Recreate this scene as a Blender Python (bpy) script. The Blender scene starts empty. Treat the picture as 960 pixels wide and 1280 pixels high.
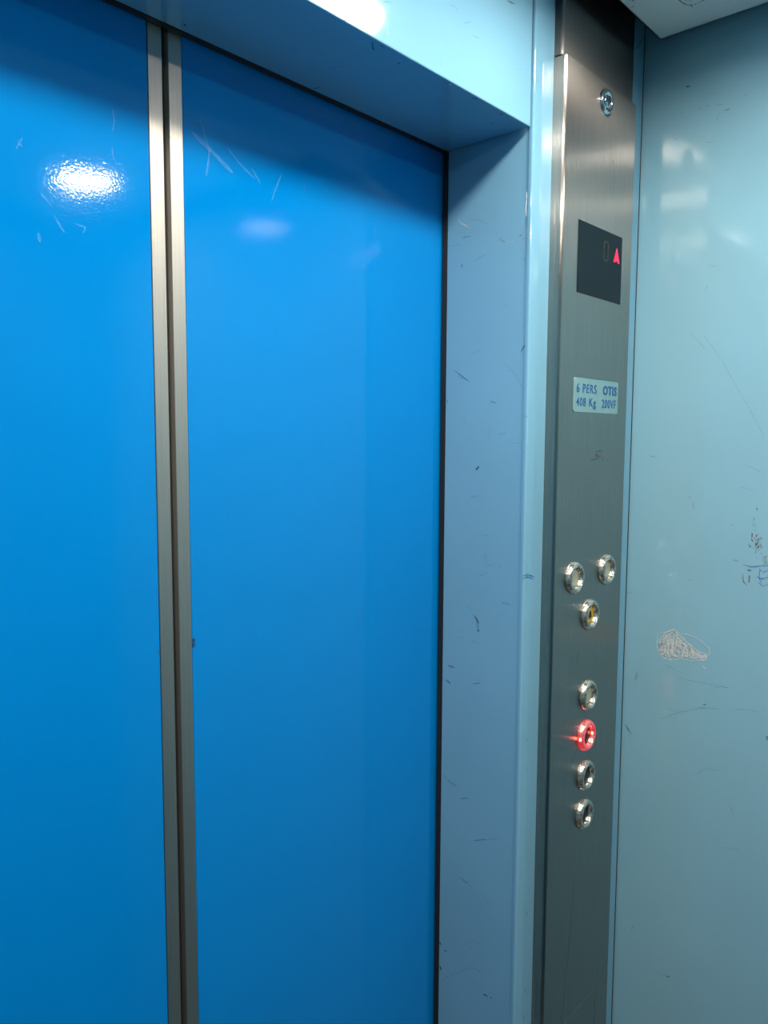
# Lift cab interior: blue centre-opening doors, pale blue frame, brushed steel control panel
import bpy, bmesh, math
from mathutils import Vector, Matrix

SC = bpy.context.scene
COL = SC.collection
PI = math.pi

# ------------------------------------------------------------------ dimensions (metres)
JX = 0.0          # face of the right door jamb
WX = 0.27         # right cab wall
LX = -1.058       # left cab wall
BY = -1.10        # back cab wall
DEPTH = 0.1175    # depth of the door recess
DOOR_Y = 0.1265   # face of the door leaves
SOFFIT = 2.0      # underside of the header
CEIL = 2.17       # underside of the hung ceiling
TOP = 2.32
PANEL_Y = -0.0198 # face of the control panel
CX = -0.394       # meeting line of the leaves

# ------------------------------------------------------------------ materials
def new_mat(name):
    m = bpy.data.materials.new(name); m.use_nodes = True
    nt = m.node_tree; nt.nodes.clear()
    out = nt.nodes.new('ShaderNodeOutputMaterial')
    b = nt.nodes.new('ShaderNodeBsdfPrincipled')
    nt.links.new(b.outputs[0], out.inputs[0])
    return m, nt, b, out

def noise(nt, scale, detail=2, sx=(1, 1, 1), rough=.5):
    tc = nt.nodes.new('ShaderNodeTexCoord'); mp = nt.nodes.new('ShaderNodeMapping')
    mp.inputs['Scale'].default_value = sx
    n = nt.nodes.new('ShaderNodeTexNoise'); n.inputs['Scale'].default_value = scale
    n.inputs['Detail'].default_value = detail; n.inputs['Roughness'].default_value = rough
    nt.links.new(tc.outputs['Object'], mp.inputs[0]); nt.links.new(mp.outputs[0], n.inputs['Vector'])
    return n

def ramp(nt, src, stops):
    r = nt.nodes.new('ShaderNodeValToRGB'); e = r.color_ramp.elements
    while len(e) < len(stops): e.new(.5)
    for el, (p, c) in zip(e, stops):
        el.position = p; el.color = (*c, 1) if len(c) == 3 else c
    nt.links.new(src, r.inputs[0]); return r

def bump(nt, b, src, dist, strength=1.0, prev=None):
    bp = nt.nodes.new('ShaderNodeBump'); bp.inputs['Distance'].default_value = dist
    bp.inputs['Strength'].default_value = strength
    nt.links.new(src, bp.inputs['Height'])
    if prev: nt.links.new(prev.outputs[0], bp.inputs['Normal'])
    nt.links.new(bp.outputs[0], b.inputs['Normal']); return bp

def paint(name, col, rough=.2, spec=.5, vary=.06, peel=0, wave=0, rvary=.05, coat=0):
    m, nt, b, o = new_mat(name)
    n = noise(nt, 5, 4)
    lo = tuple(c*(1-vary) for c in col); hi = tuple(min(1, c*(1+vary)) for c in col)
    r = ramp(nt, n.outputs[0], [(.3, lo), (.7, hi)])
    nt.links.new(r.outputs[0], b.inputs['Base Color'])
    n2 = noise(nt, 14, 5)
    r2 = ramp(nt, n2.outputs[0], [(.3, (rough-rvary,)*3), (.75, (rough+rvary,)*3)])
    nt.links.new(r2.outputs[0], b.inputs['Roughness'])
    b.inputs['Specular IOR Level'].default_value = spec
    if coat:
        b.inputs['Coat Weight'].default_value = coat; b.inputs['Coat Roughness'].default_value = .06
    p = None
    if wave:
        p = bump(nt, b, noise(nt, 7, 1).outputs[0], wave)
    if peel:
        p = bump(nt, b, noise(nt, 420, 1).outputs[0], peel, 1, p)
    return m

def simple(name, col, rough=.5, metal=0, emit=None, es=0, spec=.5, vary=0.05, scale=60):
    m, nt, b, o = new_mat(name)
    n = noise(nt, scale, 3)
    lo = tuple(c*(1-vary) for c in col); hi = tuple(min(1, c*(1+vary)) for c in col)
    r = ramp(nt, n.outputs[0], [(.3, lo), (.7, hi)])
    nt.links.new(r.outputs[0], b.inputs['Base Color'])
    b.inputs['Roughness'].default_value = rough; b.inputs['Metallic'].default_value = metal
    b.inputs['Specular IOR Level'].default_value = spec
    if emit:
        b.inputs['Emission Color'].default_value = (*emit, 1); b.inputs['Emission Strength'].default_value = es
    return m

def brushed(name, col, rough=.3, aniso=.75, rot=0.0, grain=1.0, smudge=.1, jitter=0):
    """steel with vertical brushing: grain along V of the UV map"""
    m, nt, b, o = new_mat(name)
    g = noise(nt, 1.0, 3, (900, 900, 9), .6)
    s = noise(nt, 9, 5)
    r = ramp(nt, g.outputs[0], [(.25, tuple(c*(1-.10*grain) for c in col)), (.75, tuple(min(1, c*(1+.08*grain)) for c in col))])
    nt.links.new(r.outputs[0], b.inputs['Base Color'])
    r2 = ramp(nt, s.outputs[0], [(.3, (max(.02, rough-smudge),)*3), (.75, (rough+smudge,)*3)])
    nt.links.new(r2.outputs[0], b.inputs['Roughness'])
    b.inputs['Metallic'].default_value = 1
    b.inputs['Anisotropic'].default_value = aniso
    b.inputs['Anisotropic Rotation'].default_value = rot
    t = nt.nodes.new('ShaderNodeTangent'); t.direction_type = 'UV_MAP'
    nt.links.new(t.outputs[0], b.inputs['Tangent'])
    if jitter:   # the fine brush lines tilt the surface sideways
        geo = nt.nodes.new('ShaderNodeNewGeometry')
        cr = nt.nodes.new('ShaderNodeVectorMath'); cr.operation = 'CROSS_PRODUCT'; cr.inputs[1].default_value = (0, 0, 1)
        nt.links.new(geo.outputs['Normal'], cr.inputs[0])
        g2 = noise(nt, 1.0, 4, (2600, 2600, 14), .7)
        mm = nt.nodes.new('ShaderNodeMath'); mm.operation = 'MULTIPLY_ADD'; mm.inputs[1].default_value = jitter; mm.inputs[2].default_value = -.5*jitter
        nt.links.new(g2.outputs[0], mm.inputs[0])
        scl = nt.nodes.new('ShaderNodeVectorMath'); scl.operation = 'SCALE'
        nt.links.new(cr.outputs[0], scl.inputs[0]); nt.links.new(mm.outputs[0], scl.inputs['Scale'])
        ad = nt.nodes.new('ShaderNodeVectorMath'); ad.operation = 'ADD'
        nt.links.new(geo.outputs['Normal'], ad.inputs[0]); nt.links.new(scl.outputs[0], ad.inputs[1])
        nm = nt.nodes.new('ShaderNodeVectorMath'); nm.operation = 'NORMALIZE'
        nt.links.new(ad.outputs[0], nm.inputs[0]); nt.links.new(nm.outputs[0], b.inputs['Normal'])
        b2 = nt.nodes.new('ShaderNodeBsdfPrincipled')     # the duller, wider sheen of the worn brushing
        nt.links.new(r.outputs[0], b2.inputs['Base Color']); nt.links.new(t.outputs[0], b2.inputs['Tangent'])
        b2.inputs['Metallic'].default_value = 1; b2.inputs['Roughness'].default_value = .29; b2.inputs['Anisotropic'].default_value = .985
        mx = nt.nodes.new('ShaderNodeMixShader'); mx.inputs[0].default_value = .45
        nt.links.new(b.outputs[0], mx.inputs[1]); nt.links.new(b2.outputs[0], mx.inputs[2]); nt.links.new(mx.outputs[0], o.inputs[0])
    return m

def mark(name, col, alpha, rough=.5):
    m, nt, b, o = new_mat(name)
    n = noise(nt, 500, 4)
    r = ramp(nt, n.outputs[0], [(.33, (alpha*.1,)*3), (.62, (alpha,)*3)])
    b.inputs['Base Color'].default_value = (*col, 1); b.inputs['Roughness'].default_value = rough
    nt.links.new(r.outputs[0], b.inputs['Alpha'])
    return m

PALE = (.172, .37, .50)
M = dict(
    pale=paint('pale_blue_gloss_paint', PALE, .055, .5, .035, peel=.000010, wave=.0004, rvary=.02),
    wallpaint=paint('pale_blue_wall_laminate', (.21, .405, .50), .09, .55, .03, peel=.000005, wave=.0004, rvary=.015),
    door=paint('bright_blue_door_paint', (.0, .18, .51), .06, .45, .02, peel=.00004, wave=.0002, rvary=.015),
    shade_wall=paint('dark_absorber_laminate', (.06, .15, .19), .3, .4, .03),  # unseen walls: tone set dark to soak up bounced light and deepen contrast
    white=paint('white_ceiling_enamel', (.84, .86, .86), .35, .4, .03),
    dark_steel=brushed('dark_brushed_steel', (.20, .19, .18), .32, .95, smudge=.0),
    steel=brushed('brushed_stainless_steel', (.41, .375, .335), .19, .9, grain=1.6, smudge=.0, jitter=2.0),
    alu=brushed('satin_aluminium', (.60, .56, .50), .5, .6, smudge=.0),
    chrome=simple('polished_chrome', (.75, .75, .74), .12, 1),
    ring=simple('clear_faceted_button_ring', (.62, .58, .50), .17, .9, vary=.6, scale=330),
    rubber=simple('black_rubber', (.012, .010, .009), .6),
    black=simple('unlit_shaft_black', (.01, .01, .012), .8),
    glass=simple('dark_display_glass', (.006, .012, .016), .06, spec=.12),
    red=simple('red_display_segment', (.5, .01, .04), .4, emit=(1, .01, .07), es=1.1),
    olive=simple('unlit_olive_segment', (.028, .030, .010), .5),
    plate=simple('pale_engraved_plate', (.17, .32, .34), .4, spec=.3),
    ink=simple('dark_blue_lettering', (.01, .075, .25), .5),
    cap_cream=simple('cream_button_cap', (.45, .44, .30), .4),
    cap_yellow=simple('yellow_button_cap', (.78, .42, .01), .4),
    cap_dark=simple('dark_steel_button_cap', (.03, .03, .03), .3, .6),
    red_ring=simple('red_lit_button_ring', (.70, .36, .34), .2, .8, emit=(1, .005, .03), es=.5, vary=.6, scale=330),
    led=simple('red_led', (1, .3, .1), .4, emit=(1, .10, .06), es=30),
    lamp=simple('warm_white_lamp', (1, 1, 1), .5, emit=(1, .92, .82), es=165),
    floor=simple('dark_vinyl_floor', (.09, .09, .095), .5, scale=12, vary=.3),
    bell=simple('black_bell_print', (.01, .01, .01), .5),
    d=mark('dark_scuff', (.015, .04, .055), .9),
    f=mark('faint_scuff', (.04, .10, .13), .30),
    w=mark('white_scratch', (.60, .62, .61), 2.6),
    wf=mark('faint_white_scratch', (.72, .80, .85), .5),
    wv=mark('very_faint_white_scuff', (.45, .70, .95), .14),
    b=mark('blue_pen', (.01, .04, .40), .95),
    r=mark('rust_spot', (.13, .07, .025), .85),
    rf=mark('faint_brown_stain', (.16, .13, .09), .2),
)

# ------------------------------------------------------------------ mesh helpers
class MB:
    """collects shapes, each with its own material slot, into one mesh"""
    def __init__(s): s.bm = bmesh.new(); s.mats = []
    def slot(s, key):
        if key not in s.mats: s.mats.append(key)
        return s.mats.index(key)
    def box(s, a, b, key, bev=0, seg=2):
        bm = bmesh.new()
        bmesh.ops.create_cube(bm, size=1)
        sc = [abs(b[i]-a[i]) for i in range(3)]; c = [(a[i]+b[i])/2 for i in range(3)]
        for v in bm.verts: v.co = Vector([v.co[i]*sc[i]+c[i] for i in range(3)])
        if bev: bmesh.ops.bevel(bm, geom=list(bm.edges), offset=bev, segments=seg, profile=.5, affect='EDGES')
        s.merge(bm, key)
    def prism(s, pts, z0, z1, key, axis='z'):
        """closed polygon pts extruded between z0 and z1 along axis ('z': pts are x,y; 'y': pts are x,z)"""
        bm = bmesh.new()
        f = (lambda p, t: (p[0], p[1], t)) if axis == 'z' else (lambda p, t: (p[0], t, p[1]))
        A = [bm.verts.new(f(p, z0)) for p in pts]; B = [bm.verts.new(f(p, z1)) for p in pts]
        n = len(pts)
        bm.faces.new(A); bm.faces.new(B[::-1])
        for i in range(n): bm.faces.new([A[i], B[i], B[(i+1) % n], A[(i+1) % n]])
        bmesh.ops.recalc_face_normals(bm, faces=bm.faces)
        s.merge(bm, key)
    def lathe(s, prof, c, key, axis='y', n=48, closed=False, facet=0):
        """prof: (radius, distance) pairs; axis 'y' points to the viewer side (-y), 'z' downward"""
        bm = bmesh.new(); rows = []
        for k, (r, t) in enumerate(prof):
            row = []
            for i in range(n):
                a = 2*PI*i/n
                rr = r*(1+facet*((i % 2)*2-1)) if 0 < k < len(prof)-1 else r
                if axis == 'y': p = (c[0]+rr*math.cos(a), c[1]-t, c[2]+rr*math.sin(a))
                else: p = (c[0]+rr*math.cos(a), c[1]+rr*math.sin(a), c[2]-t)
                row.append(bm.verts.new(p))
            rows.append(row)
        for j in range(len(rows)-1):
            for i in range(n):
                bm.faces.new([rows[j][i], rows[j][(i+1) % n], rows[j+1][(i+1) % n], rows[j+1][i]])
        if closed: bm.faces.new(rows[-1])
        bmesh.ops.remove_doubles(bm, verts=bm.verts, dist=1e-7)
        bmesh.ops.recalc_face_normals(bm, faces=bm.faces)
        s.merge(bm, key, smooth=True)
    def merge(s, bm, key, smooth=False):
        k = s.slot(key)
        for f in bm.faces: f.material_index = k; f.smooth = smooth
        me = bpy.data.meshes.new('t'); bm.to_mesh(me); bm.free()
        s.bm.from_mesh(me); bpy.data.meshes.remove(me)
    def strokes(s, data, ax, val, push=0):
        """scratches, stains and pen lines lying in the surface of a wall: thin strips of paint"""
        for n, (key, w, pts) in enumerate(data):
            k = s.slot(key); w = w*.0005; off = push*(1+n % 7*.25)
            P = [Vector(p) for p in pts]
            L = []
            for i, p in enumerate(P):
                a = P[max(0, i-1)]; b = P[min(len(P)-1, i+1)]; t = (b-a)
                t = t.normalized() if t.length > 1e-9 else Vector((1, 0))
                nn = Vector((-t.y, t.x)); ww = w*(.45 if (i in (0, len(P)-1) and len(P) > 2) else 1)
                if i == 0: p = p-t*w*.4
                if i == len(P)-1: p = p+t*w*.4
                L.append((p+nn*ww, p-nn*ww))
            def up(q):
                c = [q.x, q.y]; c.insert(ax, val+off); return s.bm.verts.new(c)
            V = [(up(a), up(b)) for a, b in L]
            for i in range(len(V)-1):
                try:
                    f = s.bm.faces.new([V[i][0], V[i+1][0], V[i+1][1], V[i][1]]); f.material_index = k
                except ValueError: pass
    def build(s, name, parent=None, origin=(0, 0, 0)):
        o0 = Vector(origin)
        # UV map: U across, V along the height, for the brushing direction
        uv = s.bm.loops.layers.uv.new('UVMap')
        s.bm.normal_update()
        for f in s.bm.faces:
            n = f.normal
            for l in f.loops:
                c = l.vert.co
                l[uv].uv = (c.x if abs(n.y) >= abs(n.x) else c.y, c.z)
        for v in s.bm.verts: v.co -= o0
        me = bpy.data.meshes.new(name); s.bm.to_mesh(me); s.bm.free()
        for k in s.mats: me.materials.append(M[k])
        o = bpy.data.objects.new(name, me); COL.objects.link(o)
        if parent:
            o.parent = parent; o.location = o0 - world(parent)
        else: o.location = o0
        return o

def world(o):
    v = Vector(o.location)
    while o.parent: o = o.parent; v += Vector(o.location)
    return v

def struct(o, label=None):
    o['kind'] = 'structure'
    if label: o['label'] = label
    return o

def tag(o, label, cat, group=None):
    o['label'] = label; o['category'] = cat
    if group: o['group'] = group
    return o

def empty(name, loc):
    o = bpy.data.objects.new(name, None); COL.objects.link(o); o.location = loc; o.empty_display_size = .05
    return o

def text(name, body, x0, x1, z0, z1, y, key, parent, bold=0, depth=.0004):
    """raised lettering on a wall facing -y, fitted into the box x0..x1, z0..z1"""
    cu = bpy.data.curves.new('t', 'FONT'); cu.body = body; cu.offset = bold; cu.extrude = .02; cu.space_character = 1.15; cu.resolution_u = 4
    t = bpy.data.objects.new('t', cu); COL.objects.link(t)
    bpy.context.view_layer.update()
    me = bpy.data.meshes.new_from_object(t.evaluated_get(bpy.context.evaluated_depsgraph_get()))
    bpy.data.objects.remove(t)
    xs = [v.co.x for v in me.vertices]; ys = [v.co.y for v in me.vertices]
    ax, bx, ay, by = min(xs), max(xs), min(ys), max(ys)
    me.name = name; o = bpy.data.objects.new(name, me); COL.objects.link(o); o.parent = parent
    w = world(parent)
    for v in me.vertices:
        x = x0+(v.co.x-ax)/(bx-ax)*(x1-x0); z = z0+(v.co.y-ay)/(by-ay)*(z1-z0)
        yy = y-(depth if v.co.z > 0 else 0)
        v.co = Vector((x, yy, z))-w
    me.materials.clear(); me.materials.append(M[key])
    return o

EXPO = -0.08
M_JAMB=[('f',0.8,[(0.0833,1.9133),(0.077,1.9123),(0.0701,1.9106),(0.0648,1.9076),(0.0598,1.9045)]),('d',0.8,[(0.0939,1.8934),(0.0929,1.8944),(0.082,1.8941)]),('f',0.8,[(0.1161,1.8878),(0.1095,1.8867),(0.1033,1.8867),(0.0961,1.8855)]),('f',0.9,[(0.0776,1.8636),(0.0722,1.8655),(0.0668,1.8674),(0.0576,1.8703)]),('d',0.8,[(0.0408,1.8854),(0.0375,1.8822),(0.0329,1.8794)]),('wf',0.8,[(0.0328,1.8791),(0.0262,1.8784),(0.0183,1.88)]),('d',1.6,[(0.0124,1.8841),(0.0113,1.8832)]),('d',1.1,[(0.0948,1.8632),(0.0945,1.8591)]),('f',0.8,[(0.0356,1.8014),(0.0315,1.8048),(0.0279,1.8081)]),('f',0.8,[(0.0498,1.913),(0.0493,1.9098)]),('f',0.8,[(0.0262,1.9038),(0.0244,1.9053)]),('wf',2.5,[(0.1016,1.9165),(0.0943,1.9104),(0.0856,1.9046)]),('wf',1.5,[(0.0978,1.9091),(0.0902,1.909),(0.083,1.9086)]),('f',0.8,[(0.0124,1.8571),(0.007,1.8561),(0.0017,1.8555)]),('f',0.7,[(0.0589,1.8124),(0.0586,1.8095)]),('f',0.7,[(0.0086,1.8793),(0.002,1.8791)]),('d',0.9,[(0.1039,1.7345),(0.095,1.7288),(0.0877,1.724),(0.0808,1.7196)]),('f',1.2,[(0.0995,1.7273),(0.0918,1.7247),(0.0851,1.7231)]),('f',1,[(0.08,1.7532),(0.0705,1.7552),(0.0642,1.7591)]),('f',0.7,[(0.0322,1.7394),(0.0265,1.7353),(0.0217,1.7307),(0.0166,1.7266),(0.0133,1.7222),(0.01,1.7167),(0.0065,1.7125),(0.0027,1.7074)]),('d',1.2,[(0.0494,1.6954),(0.0461,1.6935),(0.0413,1.6932)]),('f',1,[(0.0357,1.6553),(0.0271,1.6574)]),('d',2.2,[(0.0684,1.6123),(0.0649,1.6159)]),('f',1.3,[(0.0768,1.5771),(0.0706,1.5784),(0.0639,1.5807)]),('d',1.6,[(0.008,1.7509),(0.0053,1.7553),(0.002,1.7591)]),('f',0.8,[(0.0604,1.532),(0.0493,1.5319)]),('f',1.2,[(0.0535,1.5082),(0.053,1.4989)]),('f',0.7,[(0.0891,1.6785),(0.0875,1.6732),(0.0853,1.668)]),('d',1.2,[(0.1151,1.6977),(0.1138,1.6957)]),('f',0.7,[(0.0493,1.6666),(0.0499,1.6611),(0.0504,1.6543),(0.0515,1.6484)]),('f',0.7,[(0.017,1.6449),(0.0067,1.645)]),('f',1,[(0.0636,1.4789),(0.0571,1.4821),(0.0499,1.4859)]),('f',1.2,[(0.0514,1.4986),(0.0473,1.4945),(0.0437,1.4966)]),('d',0.9,[(0.0285,1.4517),(0.0224,1.4514),(0.0153,1.4505)]),('f',1.3,[(0.0771,1.4402),(0.0741,1.4364)]),('f',3.2,[(0.0692,1.4301),(0.0639,1.4244),(0.0627,1.4175),(0.0609,1.4106)]),('d',1.4,[(0.0669,1.4286),(0.0609,1.421)]),('d',1.2,[(0.0637,1.4119),(0.0603,1.4106)]),('f',0.8,[(0.0954,1.3985),(0.0898,1.3984),(0.0831,1.3976)]),('f',1.3,[(0.0691,1.3971),(0.0604,1.3944)]),('d',1.1,[(0.1074,1.3574),(0.098,1.3566)]),('f',2.4,[(0.1126,1.3376),(0.104,1.3346)]),('d',0.8,[(0.1095,1.3378),(0.104,1.3342)]),('d',0.8,[(0.0675,1.3418),(0.059,1.3444)]),('d',0.8,[(0.1143,1.2088),(0.1088,1.206),(0.1045,1.2034),(0.0979,1.2012),(0.0906,1.1998)]),('d',1.1,[(0.0859,1.185),(0.0794,1.1878),(0.0724,1.1898)]),('f',0.8,[(0.0639,1.3474),(0.0572,1.3487)]),('f',1.2,[(0.0335,1.4964),(0.0306,1.4943)]),('d',0.8,[(0.0644,1.136),(0.0575,1.1388),(0.0501,1.1424),(0.0431,1.1448)]),('f',0.7,[(0.0428,1.1448),(0.0342,1.1481),(0.0249,1.1521)]),('f',0.8,[(0.0928,1.0803),(0.0857,1.0785),(0.0792,1.0778),(0.0737,1.076),(0.0691,1.0736),(0.0638,1.0708)]),('d',0.8,[(0.0822,1.0778),(0.0733,1.0754)]),('f',0.8,[(0.0489,1.0667),(0.0435,1.064),(0.0391,1.0614),(0.0333,1.0594)]),('f',0.9,[(0.0754,0.9892),(0.0682,0.9949),(0.062,1.0),(0.0536,1.0016),(0.0447,1.0041)]),('d',2,[(0.0443,0.9361),(0.0386,0.9361)]),('d',1.7,[(0.0336,0.9371),(0.0321,0.9371)]),('d',2,[(0.116,0.9748),(0.114,0.9718)]),('d',1.5,[(0.1086,0.9661),(0.1047,0.9668)]),('d',2.4,[(0.1148,0.9403),(0.1135,0.9365)]),('f',0.8,[(0.1119,0.9209),(0.1009,0.9324),(0.0951,0.9375),(0.0893,0.9433),(0.082,0.9483),(0.0765,0.9529),(0.0706,0.958),(0.0644,0.9638),(0.058,0.964),(0.0513,0.9639),(0.0443,0.9644)]),('f',0.8,[(0.0674,1.1521),(0.0668,1.1498)])]
M_POST=[('b',1.6,[(-0.0044,1.4891),(0.009,1.4884),(0.0221,1.4841)]),('b',1.6,[(-0.0033,1.4856),(0.0073,1.486),(0.0213,1.4814)]),('b',1.3,[(0.011,1.2861),(0.014,1.2814)]),('f',1,[(0.0162,1.2491),(0.0137,1.2419)]),('d',1.3,[(-0.0057,1.6764),(-0.0034,1.6755)]),('f',0.8,[(-0.0009,1.6441),(0.0,1.6376)]),('f',0.8,[(0.0276,1.089),(0.0261,1.0844)]),('d',1,[(0.0236,0.9551),(0.0227,0.9479)]),('d',1,[(0.0212,0.9184),(0.0206,0.911)]),('f',1,[(0.022,1.6127),(0.0207,1.6074),(0.0206,1.6025),(0.0212,1.597),(0.0202,1.5917)]),('f',0.7,[(0.0029,1.5069),(0.0043,1.5004),(0.0043,1.4939),(0.0046,1.4873),(0.0051,1.481),(0.0057,1.474),(0.0065,1.4678)]),('d',1,[(0.0213,1.058),(0.0227,1.0531)]),('w',0.9,[(-0.0133,1.9259),(-0.0132,1.9211),(-0.0127,1.9177),(-0.0139,1.9127),(-0.014,1.9086),(-0.0139,1.9038),(-0.0129,1.8997)])]
M_HEADER=[('f',0.9,[(-0.1562,2.0699),(-0.1499,2.0714),(-0.1422,2.0706)]),('f',1,[(-0.1318,2.0619),(-0.1217,2.0671)]),('f',1,[(-0.1156,2.0562),(-0.1064,2.0573)]),('r',2.2,[(-0.0536,2.114),(-0.0485,2.1149),(-0.0413,2.116)]),('wf',1.2,[(-0.247,2.0162),(-0.245,2.012),(-0.2433,2.0081)]),('f',0.7,[(-0.17,2.0176),(-0.1699,2.0129),(-0.1689,2.0083)]),('f',0.6,[(-0.0327,2.0511),(-0.0247,2.0544)])]
M_SOFFIT=[('d',2.5,[(-0.3024,-0.0018),(-0.3008,-0.0012)]),('d',1.6,[(-0.2597,0.0064),(-0.2497,0.0139)]),('d',1.6,[(-0.2156,0.014),(-0.2137,0.0132)]),('d',1.5,[(-0.2303,0.1132),(-0.2287,0.1074)]),('w',2,[(-0.1486,0.004),(-0.147,0.0037)]),('d',2,[(-0.0558,0.0058),(-0.0527,0.0047)]),('d',1.6,[(-0.0414,0.0276),(-0.0387,0.0252)]),('f',0.9,[(-0.0312,0.0273),(-0.0276,0.0236),(-0.0259,0.018),(-0.0222,0.0151),(-0.0199,0.01)]),('d',1.5,[(-0.1083,0.0061),(-0.1026,0.003)]),('f',0.9,[(-0.2508,0.0715),(-0.2494,0.0672),(-0.2477,0.0642),(-0.2463,0.0597),(-0.2451,0.0562),(-0.2438,0.0522),(-0.2428,0.0475)]),('d',1.2,[(-0.2508,0.0048),(-0.2471,0.0039)]),('d',2,[(-0.3877,0.1063),(-0.3859,0.1066)]),('d',1.6,[(-0.3242,-0.0007),(-0.3217,-0.0013)]),('f',2,[(-0.3013,-0.0449),(-0.2994,-0.0472),(-0.2966,-0.0493)])]
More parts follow.
